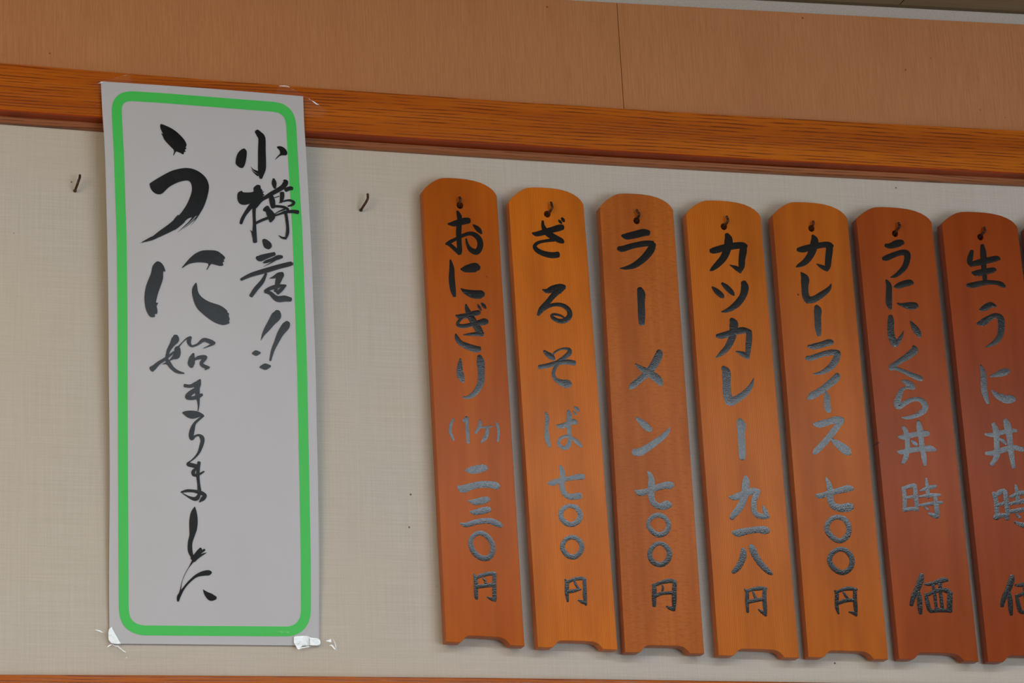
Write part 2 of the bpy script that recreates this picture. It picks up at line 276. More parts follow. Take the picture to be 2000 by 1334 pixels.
# ------------------------------------------------------------------ brush strokes
# one line per character: 'ox oy scale # stroke | stroke ...'; stroke = 'x,y,width;...' ('c' closed ring, 'p' filled outline)
PL = [
 [ # rice balls
 '800 400 5#375,187,14;430,185,50;490,170,58;540,158,62;582,155,52|466,62,20;485,110,44;488,150,44;480,260,50;484,360,45;490,440,45;490,480,32|490,474,40;440,430,36;390,388,32;355,380,20|355,382,18;400,360,34;450,335,30;520,300,32;590,280,36;648,300,46;685,350,52;688,410,54;655,460,54;600,440,44;568,395,28;552,332,16|620,195,12;650,220,38;680,250,42;702,280,18',
 '800 400 5#398,538,16;412,620,45;412,720,56;424,830,52;440,895,28|500,628,14;540,628,58;610,616,84;650,612,82;678,618,46|500,818,10;540,845,42;600,868,70;660,876,78;700,874,74;722,875,46',
 '800 400 5#450,1080,14;490,1092,46;560,1082,50;630,1062,52;682,1050,42|550,972,15;562,1020,40;590,1080,60;630,1150,62;675,1220,64;705,1270,50|515,1105,26;482,1135,28;470,1168,32;510,1186,38;600,1172,40;680,1152,52;730,1142,64;758,1142,44|712,1268,40;680,1262,38;610,1264,32;560,1268,20;525,1270,8|450,1262,14;464,1305,42;500,1352,48;580,1388,60;640,1408,62;684,1410,52|665,972,10;680,1000,26;700,1030,12|700,958,14;724,985,34;744,1012,16',
 '800 667 5#497,168,16;492,220,42;490,300,60;504,350,62;525,395,26|680,142,40;693,200,72;700,300,64;694,400,62;660,475,54;610,525,46;560,547,28;515,540,8',
 '800 667 5#430,755,20;404,810,28;397,870,28;412,920,26;435,968,16|518,782,16;540,766,34;562,746,36|562,745,34;562,830,32;568,900,34;573,990,26|685,768,20;690,800,32;670,850,30;645,895,24|690,838,18;740,838,20;805,828,14|765,840,26;756,900,38;736,945,38;698,990,12|848,795,22;866,850,26;868,910,26;862,975,20',
 '800 667 5#550,1260,22;600,1256,66;660,1248,74;720,1236,68;750,1240,44|475,1415,28;520,1440,74;600,1416,64;700,1396,62;800,1398,64;848,1412,66;870,1424,40',
 '800 934 5#572,220,12;630,232,52;700,222,66;750,210,60;774,212,38|588,322,10;630,334,46;700,320,62;760,308,58;786,312,40|495,440,14;550,456,44;650,428,50;750,416,52;820,428,58;880,458,50;898,474,26',
 '800 934 5#c690,534,44;755,565,46;805,635,46;812,710,48;780,770,52;715,782,50;650,745,52;605,680,48;598,610,44;632,556,42',
 '800 934 5#632,935,18;645,990,38;648,1080,38;650,1150,38;658,1182,20|645,978,28;700,950,36;780,932,40;836,932,36|830,930,40;828,1000,38;828,1100,40;832,1170,38;838,1202,18|836,1190,30;800,1180,30;755,1160,10|715,975,18;735,995,24;745,1035,20|650,1060,34;700,1055,36;770,1045,38;830,1040,34'],
 [ # cold buckwheat noodles
 '800 400 5#1200,275,16;1240,285,44;1320,265,54;1400,242,56;1460,225,60;1496,218,50|1300,158,20;1305,210,36;1340,270,56;1420,322,56;1480,352,50;1502,368,26|1410,342,34;1330,352,28;1255,370,30;1222,405,36;1248,445,44;1310,476,50;1390,492,56;1452,486,56|1455,148,12;1470,165,26;1485,182,14|1485,128,18;1500,148,30;1510,165,16',
 '800 400 5#1298,828,12;1345,842,46;1400,820,62;1470,802,58;1512,808,48|1485,815,60;1410,880,54;1350,950,50;1290,1020,54;1254,1078,24|1275,1045,34;1340,1000,34;1420,974,34;1500,985,40;1555,1030,44;1562,1085,50;1520,1128,50;1460,1135,42;1405,1108,34;1388,1080,26;1420,1070,24;1475,1082,20;1515,1105,12',
 '800 667 5#1312,90,20;1345,122,46;1388,152,54;1412,178,26|1395,128,20;1440,90,18;1500,70,20;1555,78,34;1558,115,48;1505,160,40;1430,208,32|1265,250,40;1350,235,44;1450,208,46;1540,200,48;1612,212,46|1450,215,28;1418,265,32;1405,320,34;1425,368,38;1480,400,58;1540,415,78;1568,425,50',
 '800 667 5#1328,690,16;1345,750,38;1338,850,36;1345,950,48;1368,1030,22|1437,820,22;1480,828,48;1550,800,44;1600,783,52;1632,795,34|1548,672,24;1560,730,48;1555,820,44;1560,900,38;1562,960,36;1550,1015,50;1510,1042,34;1465,1012,32;1455,975,30;1485,940,28;1535,925,28;1590,945,32;1640,985,40;1676,1025,26|1595,680,10;1615,700,20;1632,720,12|1608,635,12;1635,660,34;1655,685,18',
 '800 934 5#1350,48,14;1395,46,54;1480,20,44;1560,2,42;1640,-12,52;1698,-14,52|1468,-122,18;1490,-70,48;1494,0,48;1490,80,50;1512,145,50;1560,180,52;1620,178,60;1668,172,58',
 '800 934 5#c1570,270,38;1630,290,46;1666,350,50;1652,410,52;1600,448,48;1540,445,48;1490,400,48;1476,345,46;1508,292,42',
 '800 934 5#c1585,576,42;1640,595,44;1680,650,46;1672,715,46;1620,765,48;1560,762,48;1512,720,46;1492,660,44;1525,600,42',
 '800 934 5#1520,985,16;1535,1030,36;1536,1120,38;1545,1205,20|1535,1022,26;1600,988,34;1670,978,34;1710,988,32|1706,985,36;1710,1060,34;1712,1150,38;1722,1240,20|1722,1222,30;1680,1205,32;1645,1190,12|1608,1000,18;1625,1040,24;1655,1085,18|1540,1112,28;1600,1100,34;1675,1085,14'],
 [ # noodle soup
 '1180 400 5#175,300,24;220,308,60;300,292,68;380,272,68;435,275,50|138,425,40;180,430,56;280,400,52;400,378,54;475,378,50|478,382,56;455,440,70;390,520,66;300,588,54;220,615,34;155,620,8',
 '1180 400 5#345,818,46;362,870,74;362,960,66;366,1080,66;368,1165,52',
 '1180 667 5#530,92,44;535,130,72;485,230,72;420,310,62;340,380,58;280,430,58;252,458,28|305,218,12;360,262,46;430,302,68;500,350,72;540,390,66;556,425,34',
 '1180 667 5#312,742,18;350,775,46;400,820,62;445,862,52;456,875,24|290,1078,60;345,1080,74;420,1040,66;500,985,60;580,925,50;620,880,38;642,838,6',
 '1180 934 5#425,-65,14;450,-30,42;462,30,58;458,120,60;465,200,54;492,250,56;550,276,60;610,262,82;648,262,50|300,118,12;350,142,60;420,128,52;500,98,56;580,74,62;640,68,70;672,70,44',
 '1180 934 5#c530,360,46;600,392,44;630,458,46;602,528,50;530,553,50;465,512,46;428,450,36;460,388,40',
 '1180 934 5#c545,636,38;610,672,46;638,742,50;612,812,50;548,844,48;478,818,46;444,745,44;478,668,42',
 '1180 934 5#475,1030,16;490,1080,42;488,1160,42;490,1248,34|490,1048,30;560,1018,36;640,1002,42;695,1012,32|690,1010,38;685,1100,42;684,1200,44;682,1292,24|685,1278,44;640,1268,32;605,1248,10|570,1045,16;575,1080,22;565,1115,20|500,1150,34;570,1125,30;670,1118,32'],
 [ # cutlet curry
 '1180 400 5#1040,450,40;1080,444,60;1180,418,64;1280,400,62;1350,398,62;1385,412,46|1195,286,34;1215,340,74;1205,420,72;1170,510,66;1110,580,58;1060,625,38;1034,645,10|1365,400,52;1358,450,68;1345,540,60;1342,600,56;1325,662,24|1330,645,40;1290,618,40;1255,600,22;1228,588,8',
 '1180 400 5#1055,802,16;1100,845,50;1150,890,46;1165,905,20|1150,765,22;1190,800,46;1240,850,46;1270,885,16|1360,755,48;1374,810,72;1355,890,64;1300,965,64;1240,1012,50;1190,1036,34;1145,1045,10',
 '1180 400 5#1240,1116,36;1265,1160,80;1262,1230,70;1245,1310,66;1205,1390,58;1150,1448,46;1093,1490,12|1100,1280,34;1150,1278,58;1250,1250,58;1350,1226,60;1425,1240,40|1415,1236,52;1415,1310,58;1408,1400,52;1400,1500,34|1405,1485,46;1350,1455,46;1285,1430,8',
 '1180 667 5#1160,252,38;1192,300,78;1196,400,74;1200,500,78;1225,595,82|1228,595,76;1290,565,70;1370,510,60;1430,440,44;1462,358,6',
 '1180 667 5#1320,765,48;1340,820,82;1338,900,66;1344,1000,66;1348,1100,64;1350,1145,48',
 '1180 934 5#1380,-18,30;1385,30,66;1378,110,66;1366,190,66;1328,280,66;1280,340,62;1242,392,44|1222,185,20;1280,185,58;1370,152,60;1450,126,62;1512,134,48|1505,132,44;1482,170,54;1464,230,50;1464,310,50;1495,358,52;1550,374,50;1602,370,48|1592,370,44;1572,320,42;1547,268,14',
 '1180 934 5#1256,530,30;1310,535,72;1400,516,60;1500,502,62;1570,508,74;1604,515,50',
 '1180 934 5#1355,690,38;1360,740,62;1338,820,58;1300,880,56;1258,920,36|1430,655,36;1452,700,64;1490,780,58;1550,860,56;1610,915,48;1642,938,20',
 '1180 934 5#1370,1082,14;1395,1120,34;1395,1200,36;1402,1308,26|1385,1110,26;1450,1085,34;1530,1075,38;1584,1080,28|1568,1080,38;1565,1180,40;1572,1270,38;1578,1345,22|1578,1332,30;1540,1305,30;1505,1280,10|1455,1110,16;1465,1140,22;1490,1185,28|1410,1208,34;1480,1192,36;1560,1180,30'],
 [ # curry rice
 '1500 400 5#435,298,22;455,350,70;440,430,70;410,500,64;360,560,56;300,595,34;275,608,10|290,438,34;340,434,60;430,412,58;530,392,54;590,392,58;625,410,44|600,395,56;600,440,64;590,530,60;585,600,54;577,645,22|582,632,40;530,608,38;475,577,8',
 '1500 400 5#322,660,12;360,720,74;360,800,64;366,880,64;388,925,68|380,932,62;450,922,62;520,880,58;590,825,42;618,770,6',
 '1500 400 5#470,990,38;486,1030,70;486,1100,62;490,1200,60;498,1275,38',
 '1500 667 5#392,45,24;440,50,54;520,32,58;595,8,60;628,12,46|375,160,38;420,162,50;520,128,50;620,106,54;690,112,50|685,110,54;662,180,64;620,240,60;560,285,46;500,310,30;440,318,10',
 '1500 667 5#680,322,48;660,362,70;580,430,66;500,490,64;430,530,68;396,558,34|562,488,22;575,540,54;578,610,60;588,660,60;600,690,30',
 '1500 667 5#447,805,24;500,810,62;590,785,60;670,762,64;730,770,52|715,780,52;660,850,60;600,930,62;520,1020,58;470,1070,54;445,1095,28|615,950,14;660,985,54;720,1030,78;770,1070,80;800,1098,40',
 '1500 934 5#565,-5,14;595,60,48;608,140,60;612,220,58;650,275,62;720,292,74;790,282,84;820,280,60|475,168,36;520,172,50;600,145,50;700,120,56;780,100,62;825,105,38',
 '1500 934 5#c690,380,44;758,412,50;793,490,48;770,570,52;700,612,46;620,570,50;573,490,48;612,405,46',
 '1500 934 5#c720,693,44;790,732,50;822,810,50;795,888,50;725,922,48;645,882,50;601,800,48;638,722,46',
 '1500 934 5#650,1095,14;672,1130,36;670,1210,36;675,1270,34;690,1325,16|670,1115,26;740,1085,34;810,1078,38;868,1090,26|850,1085,36;850,1180,38;855,1260,38;862,1345,22|860,1330,30;830,1315,30;788,1306,10|735,1115,16;755,1140,24;775,1175,26|690,1220,32;760,1195,36;840,1190,32'],
 [ # sea urchin and salmon roe bowl
 '1500 400 5#1148,395,34;1190,402,50;1250,382,68;1300,370,58;1320,375,34|1124,525,34;1160,518,54;1240,485,50;1310,465,52;1356,478,60;1360,530,56;1338,600,54;1290,658,46;1240,694,32;1198,708,10',
 '1500 400 5#1155,735,20;1180,790,52;1180,880,56;1182,960,58;1197,1020,24|1232,800,14;1270,792,52;1340,768,60;1390,760,54;1415,770,26|1262,962,12;1310,977,34;1380,986,68;1440,988,62;1465,995,20',
 '1500 400 5#1195,1085,38;1200,1130,60;1198,1210,60;1208,1290,62;1240,1365,64|1240,1365,60;1272,1330,46;1308,1275,26;1325,1232,6|1390,1135,12;1425,1190,50;1460,1240,58;1482,1285,34',
 '1500 667 5#1418,45,26;1430,85,70;1370,140,64;1290,190,50;1225,235,50;1190,240,30|1195,262,44;1240,262,36;1320,290,38;1400,325,46;1470,355,52;1502,370,38',
 '1500 667 5#1305,382,14;1350,400,48;1400,430,58;1428,460,28|1405,452,32;1345,452,26;1302,482,42;1278,540,54;1262,595,62;1280,630,64;1330,605,48;1390,575,42;1455,562,40;1510,587,48;1535,640,58;1505,690,54;1430,730,38;1350,745,28;1305,740,10',
 '1500 667 5#1275,930,16;1320,935,48;1400,915,48;1480,900,46;1550,900,54;1578,905,20|1265,1075,16;1310,1080,46;1400,1060,50;1500,1050,46;1580,1045,60;1640,1062,22|1320,835,30;1350,890,46;1360,980,44;1360,1060,44;1345,1130,48;1315,1190,30|1468,778,30;1480,850,58;1495,950,48;1510,1060,48;1525,1140,48;1535,1210,26|1400,970,16;1435,995,34;1460,1010,16',
 '1500 934 5#1318,85,24;1332,160,32;1335,240,32;1335,320,32|1320,100,20;1380,80,32;1435,68,32|1435,65,24;1440,140,34;1450,230,32;1455,315,26|1340,195,22;1435,175,24|1330,315,22;1390,300,30;1460,300,24|1545,0,12;1552,60,26;1560,140,28;1565,190,24|1485,125,12;1560,95,30;1640,80,26|1475,180,14;1580,165,28;1680,165,22|1480,265,18;1580,250,28;1700,238,22|1630,170,26;1640,240,32;1650,320,38;1658,385,22|1655,378,30;1610,360,32;1560,338,8|1530,280,10;1565,310,18',
 '1500 934 5#1500,940,38;1492,990,58;1460,1080,54;1420,1160,48;1400,1240,36|1470,1110,30;1480,1180,46;1485,1260,44;1492,1325,28|1525,1035,14;1580,1035,34;1660,1012,42;1720,992,48;1760,1000,20|1615,1045,28;1628,1130,32;1638,1220,30;1650,1290,30|1680,1035,34;1682,1100,30;1692,1180,32;1705,1290,30|1540,1130,24;1555,1200,38;1572,1270,40;1590,1300,34|1560,1140,28;1620,1112,34;1700,1090,38;1760,1105,46;1795,1132,20|1778,1115,42;1775,1180,50;1775,1260,48;1782,1305,34|1590,1300,32;1680,1290,38;1785,1295,32'],
 [ # fresh sea urchin bowl
 '1800 400 3.335#328,300,22;318,340,34;314,370,34;330,392,32|318,388,30;380,374,38;440,360,38;490,350,34;510,355,14|395,262,22;402,320,38;405,400,32;415,510,26|328,440,10;360,445,38;420,434,38;470,425,32;484,430,10|298,525,22;340,522,36;420,506,30;490,508,26;520,520,32;543,535,16',
 '1800 400 3.335#380,685,14;410,672,38;450,652,36;484,662,14|362,775,14;400,766,44;440,740,36;480,722,32;514,740,42;520,790,40;512,850,38;480,894,32;420,927,8',
 '1800 400 3.335#383,1045,12;400,1090,32;405,1160,38;410,1220,38;432,1292,20|445,1118,8;490,1106,32;530,1092,46;560,1086,38;572,1088,16|455,1208,8;490,1240,34;540,1264,50;585,1266,50;608,1270,24',
 '1800 800 3.335#415,160,14;460,165,28;520,150,30;580,138,30;622,138,16|418,285,20;470,282,34;540,260,34;600,248,34;665,262,28|465,90,22;485,140,38;490,230,34;490,300,36;455,360,24|545,65,24;560,110,44;575,200,36;585,290,34;600,380,22|505,190,10;530,205,24;552,228,10',
 '1800 800 3.335#470,540,18;485,600,24;490,660,24;490,710,26|475,570,20;510,538,26;540,530,24|545,530,20;552,600,26;558,660,24;558,715,20|490,625,16;550,605,18|475,702,24;520,690,24;565,690,20|612,490,10;622,530,24;625,580,22;630,610,18|575,570,14;640,545,24;690,540,22|570,615,14;640,600,24;700,590,22|580,665,20;640,655,24;720,640,18|700,600,24;705,700,34;700,760,34|700,755,34;650,750,24;605,732,8|620,680,12;640,705,14',
 '1677 936 5#1500,940,38;1492,990,58;1460,1080,54;1420,1160,48;1400,1240,36|1470,1110,30;1480,1180,46;1485,1260,44;1492,1325,28|1525,1035,14;1580,1035,34;1660,1012,42;1720,992,48;1760,1000,20|1615,1045,28;1628,1130,32;1638,1220,30;1650,1290,30|1680,1035,34;1682,1100,30;1692,1180,32;1705,1290,30|1540,1130,24;1555,1200,38;1572,1270,40;1590,1300,34|1560,1140,28;1620,1112,34;1700,1090,38;1760,1105,46;1795,1132,20|1778,1115,42;1775,1180,50;1775,1260,48;1782,1305,34|1590,1300,32;1680,1290,38;1785,1295,32'],
 []]
POSTER = [
 '450 240 5.56#285,90,44;315,125,62;342,170,74;342,300,80;344,420,84;342,500,82;334,560,56;332,600,30|320,548,34;285,530,24;245,505,10;222,475,2|300,570,20;260,540,10;232,510,2|p138,280;160,283;178,315;172,390;155,460;128,490;95,480;62,450;58,410;72,350;100,305|p505,262;545,253;590,275;617,318;608,350;580,352;545,355;520,372;485,400;510,365;538,335;535,300',
 '450 240 5.56#p75,790;85,755;125,737;137,752;200,755;250,745;252,705;290,673;325,680;330,708;350,735;345,748;368,745;352,765;372,785;350,790;365,800;345,808;300,845;240,862;190,884;140,890;100,875;78,835|340,800,40;270,860,60;220,910,50;160,990,36;128,1050,36;115,1092,30|270,905,50;310,862,40;345,832,34;390,805,40;440,772,44;520,728,48;575,690,52;600,645,56;582,622,20|600,730,40;640,712,44;672,712,36|258,900,40;258,1000,32;262,1100,34;262,1200,44;268,1292,44|250,1240,24;235,1190,14;215,1160,2|470,608,22;475,655,50;484,708,24|275,1090,26;330,1062,28;400,1034,28;450,1015,24;520,995,18;600,968,30;680,962,36;735,970,42|440,790,44;455,850,60;465,915,46|562,760,44;562,810,44;548,862,26|480,812,8;530,795,8|530,868,8;580,850,16;640,840,22;686,858,28;680,885,26;625,905,14|460,905,28;520,906,26;585,915,26;628,940,26|p360,930;395,900;415,905;430,930;460,960;485,1000;480,1040;435,1082;415,1045;395,1000;385,965;358,955|480,992,8;530,960,12;590,938,20|600,970,30;612,1040,30;622,1130,30;620,1200,34;600,1262,16|604,1252,26;560,1245,20;525,1220,4',
 '220 460 5#p1462,45;1490,33;1540,65;1555,105;1530,133;1500,128;1475,105|1408,215,30;1440,222,60;1500,202,50;1582,178,34|1468,268,6;1500,255,28;1560,235,32;1620,212,42;1656,208,26|1475,302,2;1540,270,8;1600,232,14|1254,430,24;1350,385,38;1480,346,46;1620,305,44;1740,275,40;1755,270,16|1500,370,20;1460,450,38;1400,520,42;1352,590,36|1530,418,2;1570,408,22;1620,385,44;1660,378,44|1650,380,52;1622,430,56;1602,500,36;1588,545,26|1490,545,30;1530,520,34;1600,498,38;1692,487,18|1690,490,14;1650,525,34;1610,562,34|1490,545,32;1540,562,34;1580,600,46;1620,620,56;1680,615,56;1740,625,38',
 '220 460 5#1612,742,50;1598,785,92;1550,850,68;1502,920,48;1470,970,24;1448,1025,2|1710,852,50;1690,885,74;1640,955,60;1600,1040,42;1565,1120,32;1540,1220,18|1365,1150,14;1400,1147,52;1442,1145,16|1440,1285,16;1490,1280,60;1540,1275,20',
 '220 220 5#p465,125;480,112;570,150;640,200;700,265;722,315;712,340;722,347;705,365;715,378;698,385;690,408;665,395;640,385;618,380;598,415;592,412;600,370;560,325;510,270;490,230;475,200;492,208;470,160|p362,700;372,685;450,635;560,575;640,550;710,540;780,548;850,580;910,635;938,700;938,760;920,840;890,920;850,985;800,1015;745,1030;700,1065;610,1140;500,1195;430,1225;350,1250;280,1272;330,1242;380,1215;450,1160;540,1095;600,1045;650,1000;690,950;730,885;765,800;775,740;765,690;740,665;700,665;640,680;560,720;510,765;490,785;455,798;410,785;375,745|848,980,16;820,1020,8;740,1095,4;690,1135,1|700,1062,14;650,1110,8;600,1150,2|842,990,12;800,1060,4;760,1105,1|430,1222,10;380,1244,6;320,1262,2|380,1214,8;320,1246,5;262,1276,1|640,1002,10;610,1032,6;590,1062,2|800,1005,20;750,1065,10;690,1120,6;635,1170,1',
 '220 460 5#p430,253;470,262;500,300;515,350;495,352;492,420;470,490;445,560;430,620;425,655;445,657;430,690;437,720;435,762;412,768;412,795;370,795;345,765;325,720;313,650;312,580;325,500;350,430;375,370;390,300|p675,320;710,270;760,215;810,175;870,148;940,143;1010,148;1060,175;1098,215;1085,240;1090,255;1075,262;1080,290;1050,297;1000,285;960,280;925,332;918,330;935,275;860,262;800,265;740,280|p815,460;825,490;835,550;870,600;940,645;1030,675;1080,700;1120,735;1118,745;1138,765;1132,780;1143,815;1136,835;1140,855;1110,868;1070,873;1000,850;930,805;870,755;830,715;800,660;780,590;775,540;785,500',
 '260 640 5#415,80,44;412,115,74;380,165,48;345,225,34;335,275,28|180,405,54;210,382,44;250,345,34;320,300,28;400,235,16|p405,200;430,180;455,190;465,240;455,285;430,305;390,310;350,325;385,275;400,240|440,190,16;480,145,8;525,105,14;558,95,24|562,90,24;545,130,40;555,165,28;580,180,20;630,162,20;670,130,32;700,118,36;760,138,42;798,150,22|790,155,24;740,178,14;685,202,4|328,260,18;328,300,26;345,340,40;380,390,34;430,428,30;498,445,12|285,355,2;330,345,22|590,252,18;575,300,54;568,350,64;572,382,32|600,312,16;640,292,34;700,286,36;718,295,16|708,298,30;672,335,34;672,362,32;710,382,34;745,386,16|740,390,18;700,412,6',
 '260 640 5#502,565,32;560,570,32;620,548,48|655,508,18;638,540,52;624,590,54;628,640,46;636,700,30;640,760,16;634,812,8|610,605,40;560,640,48;532,675,48;575,688,34;635,672,38;675,652,24|p480,828;520,812;580,810;640,820;695,858;650,870;590,888;540,880;505,855',
 '260 640 5#690,862,12;645,893,22;602,935,26;580,990,44;568,1050,46;575,1082,36;600,1062,22;640,1048,20;670,1070,40;678,1105,38;664,1160,34;640,1220,24;600,1270,16;540,1320,8',
 '300 900 4.447#320,2,8;300,28,30;335,38,36;380,50,34|395,12,28;388,60,30;385,130,28;392,200,24;398,258,32|368,65,16;345,95,32;352,122,26;390,120,20;438,92,12|240,272,12;290,260,24;350,262,24;410,278,34;450,300,24;428,328,36;395,360,4|250,280,6;300,310,14;350,330,30;380,322,36;395,295,26',
 '300 900 4.447#358,400,6;350,450,50;347,520,70;344,590,64;334,650,44;318,710,38;318,780,38;335,830,26|330,850,24;370,825,44;400,785,42;408,760,20|350,870,22;390,832,24;458,798,4|400,800,24;443,772,18|348,860,22;310,920,6;270,990,4;245,1060,4;230,1140,12;218,1180,28;212,1218,16',
 '300 900 4.447#218,1180,30;260,1110,18;310,1050,18;370,1000,24;430,978,40;480,972,44;500,970,22|430,1118,2;460,1155,38;500,1185,60;540,1190,28']
def cr(pts, closed, n=6):
    """smooth curve through the points"""
    out = []; m = len(pts); segs = m if closed else m-1
    for i in range(segs):
        q = [pts[(i+k) % m] if closed else pts[min(max(i+k, 0), m-1)] for k in (-1, 0, 1, 2)]
        for s in range(n):
            t = s/n
            out.append(tuple(.5*(2*q[1][j]+(q[2][j]-q[0][j])*t+(2*q[0][j]-5*q[1][j]+4*q[2][j]-q[3][j])*t*t+(-q[0][j]+3*q[1][j]-3*q[2][j]+q[3][j])*t**3) for j in range(len(pts[0]))))
    if not closed: out.append(tuple(pts[-1]))
    return out
def strokes(name, txt, place, m, parent, lift=.00025, step=.000012, fill=1.0, dome=.00001):
    """one character: ribbons and filled outlines laid on a surface; place(u, v, lift) -> point"""
    head, body = txt.split('#'); ox, oy, s = map(float, head.split()); V, Fc = [], []
    for k, st in enumerate(body.split('|')):
        h = lift+k*step
        kind = st[0] if st[0] in 'cp' else ''; st = st[1:] if kind else st
        pts = [tuple(map(float, p.split(','))) for p in st.split(';')]
        if kind == 'p':
            pp = cr(pts, True, 3); base = len(V)
            V += [place(ox+x/s, oy+y/s, h) for x, y in pp]
            for t in tessellate_polygon([[Vector((x, y, 0)) for x, y in pp]]): Fc.append(tuple(base+i for i in t))
            continue
        pp = cr(pts, kind == 'c'); L = len(pp); base = len(V); rows = []
        for i, (x, y, wd) in enumerate(pp):
            a = pp[(i-1) % L] if kind == 'c' else pp[max(i-1, 0)]; b_ = pp[(i+1) % L] if kind == 'c' else pp[min(i+1, L-1)]
            dx, dy = b_[0]-a[0], b_[1]-a[1]; q = math.hypot(dx, dy) or 1
            rows.append((x, y, dx/q, dy/q, max(wd, 1)*.5*fill))
        if kind != 'c':
            x, y, tx, ty_, r = rows[0]; caps = [(x-tx*r*.55*math.cos(a), y-ty_*r*.55*math.cos(a), tx, ty_, r*math.sin(a)) for a in (.12, .5, .95)]
            x, y, tx, ty_, r = rows[-1]; cape = [(x+tx*r*.55*math.cos(a), y+ty_*r*.55*math.cos(a), tx, ty_, r*math.sin(a)) for a in (.95, .5, .12)]
            rows = caps+rows+cape
        for x, y, tx, ty_, r in rows:
            for sgn in (-1, 0, 1):
                V.append(place(ox+(x-ty_*r*sgn)/s, oy+(y+tx*r*sgn)/s, h+(0 if sgn else min(r/s, 6)*dome)))
        n = len(rows)
        for i in range(n if kind == 'c' else n-1):
            a, b_ = base+3*i, base+3*((i+1) % n)
            Fc += [(a, a+1, b_+1, b_), (a+1, a+2, b_+2, b_+1)]
    o = obj(name, V, Fc, m, parent, True)
    bm = bmesh.new(); bm.from_mesh(o.data)
    for f in bm.faces: f.normal_update()
    fl = [f for f in bm.faces if f.normal.y > 0]
    bmesh.ops.reverse_faces(bm, faces=fl); bm.to_mesh(o.data); bm.free()
    return o
# ------------------------------------------------------------------ plaques on their hooks
DF, TH = .0155, .0112           # front face of a plaque in front of the wall, its thickness
SH = [((825.5, 373), (970.5, 383), (871.5, 1253.5), (1024.6, 1262)), ((993.5, 394), (1140, 400), (1050.6, 1264), (1206.6, 1269)),
      ((1171.5, 405), (1315, 411), (1221, 1274), (1375.6, 1277)), ((1340, 417), (1486, 424), (1403.6, 1280), (1561, 1285)),
      ((1509, 421), (1655.5, 428), (1579, 1283.6), (1735, 1288)), ((1672.5, 428), (1820, 435), (1756, 1287), (1911.6, 1292)),
      ((1839.5, 437), (1987.5, 444), (1930, 1292.4), (2089, 1298)), ((2003, 446), (2152, 452), (2106, 1298), (2266, 1303))]
RISE = [35, 36.5, 35.5, 34.5, 35.5, 32.5, 32.5, 34]
TILT = [.0, .001, .008, .004, .014, .012, .014, .014]      # how far each plaque leans out at the top
HOLES = [((898.5, 401), (899, 392), (897, 384)), ((1069, 418), (1077.5, 408), (1076, 394)), ((1243.6, 431), (1248, 421), (1243, 409)),
         ((1414, 442.5), (1421, 433), (1419, 421.5)), ((1585, 446), (1588, 439), (1588, 431)), ((1748.5, 456), (1756, 444), (1755, 434)),
         ((1915, 463), (1922, 453), (1922.5, 443)), ((2081, 468), (2088, 458), (2088, 448))]
WOOD = [plank('plaque_cedar_orange', lin(188, 94, 8), lin(172, 80, 6), 90),
        plank('plaque_cedar_straight_grain', lin(214, 118, 22), lin(190, 96, 14), 700),
        plank('plaque_cedar_rippled', lin(190, 105, 34), lin(172, 87, 24), 160, .3, .6),
        plank('plaque_cedar_fine_grain', lin(202, 112, 26), lin(180, 90, 16), 620),
        plank('plaque_cedar_amber', lin(192, 102, 18), lin(172, 84, 12), 70),
        plank('plaque_cedar_red', lin(162, 74, 16), lin(150, 64, 12), 60),
        plank('plaque_cedar_deep_red', lin(154, 66, 10), lin(142, 56, 8), 60),
        plank('plaque_cedar_dark', lin(148, 62, 12), lin(134, 52, 8), 60)]
LAB = ['orange wooden plaque for rice balls at 230 yen, leftmost of the row',
       'straight-grained wooden plaque for cold buckwheat noodles at 700 yen, second in the row',
       'rippled-grain wooden plaque for noodle soup at 700 yen, third from the left',
       'light straight-grained wooden plaque for cutlet curry at 918 yen, fourth in the row',
       'amber wooden plaque for curry rice at 700 yen, between the cutlet curry and red plaques',
       'reddish wooden plaque for sea urchin and salmon roe bowl at market price',
       'deep red wooden plaque for fresh sea urchin bowl, cut by the photo edge',
       'sliver of a dark wooden plaque at the very right edge, past the deep red one']
HLAB = ['dark bent hook through the hole of the leftmost rice ball plaque', 'dark bent hook through the hole of the cold buckwheat noodle plaque',
        'dark bent hook through the hole of the rippled noodle soup plaque', 'dark bent hook through the hole of the cutlet curry plaque',
        'dark bent hook through the hole of the amber curry rice plaque', 'dark bent hook through the hole of the reddish urchin and roe plaque',
        'dark bent hook through the hole of the deep red urchin plaque', 'dark hook of the sliver of plaque at the right edge']
def tube(name, pts, r, m, parent=None, n=10):
    pts = [Vector(p) for p in cr([tuple(p) for p in pts], False, 5)]; V, Fc = [], []
    for i, p in enumerate(pts):
        t = (pts[min(i+1, len(pts)-1)]-pts[max(i-1, 0)]).normalized()
        a = t.cross(Vector((1, 0, 0))).normalized(); b_ = t.cross(a)
        rr = r*(.72 if i in (0, len(pts)-1) else 1)
        V += [p+(a*math.cos(q)+b_*math.sin(q))*rr for q in (k*2*math.pi/n for k in range(n))]
    for i in range(len(pts)-1):
        for k in range(n): Fc.append((i*n+k, i*n+(k+1) % n, (i+1)*n+(k+1) % n, (i+1)*n+k))
    Fc += [tuple(range(n))[::-1], tuple((len(pts)-1)*n+k for k in range(n))]
    return obj(name, V, Fc, m, parent, True)
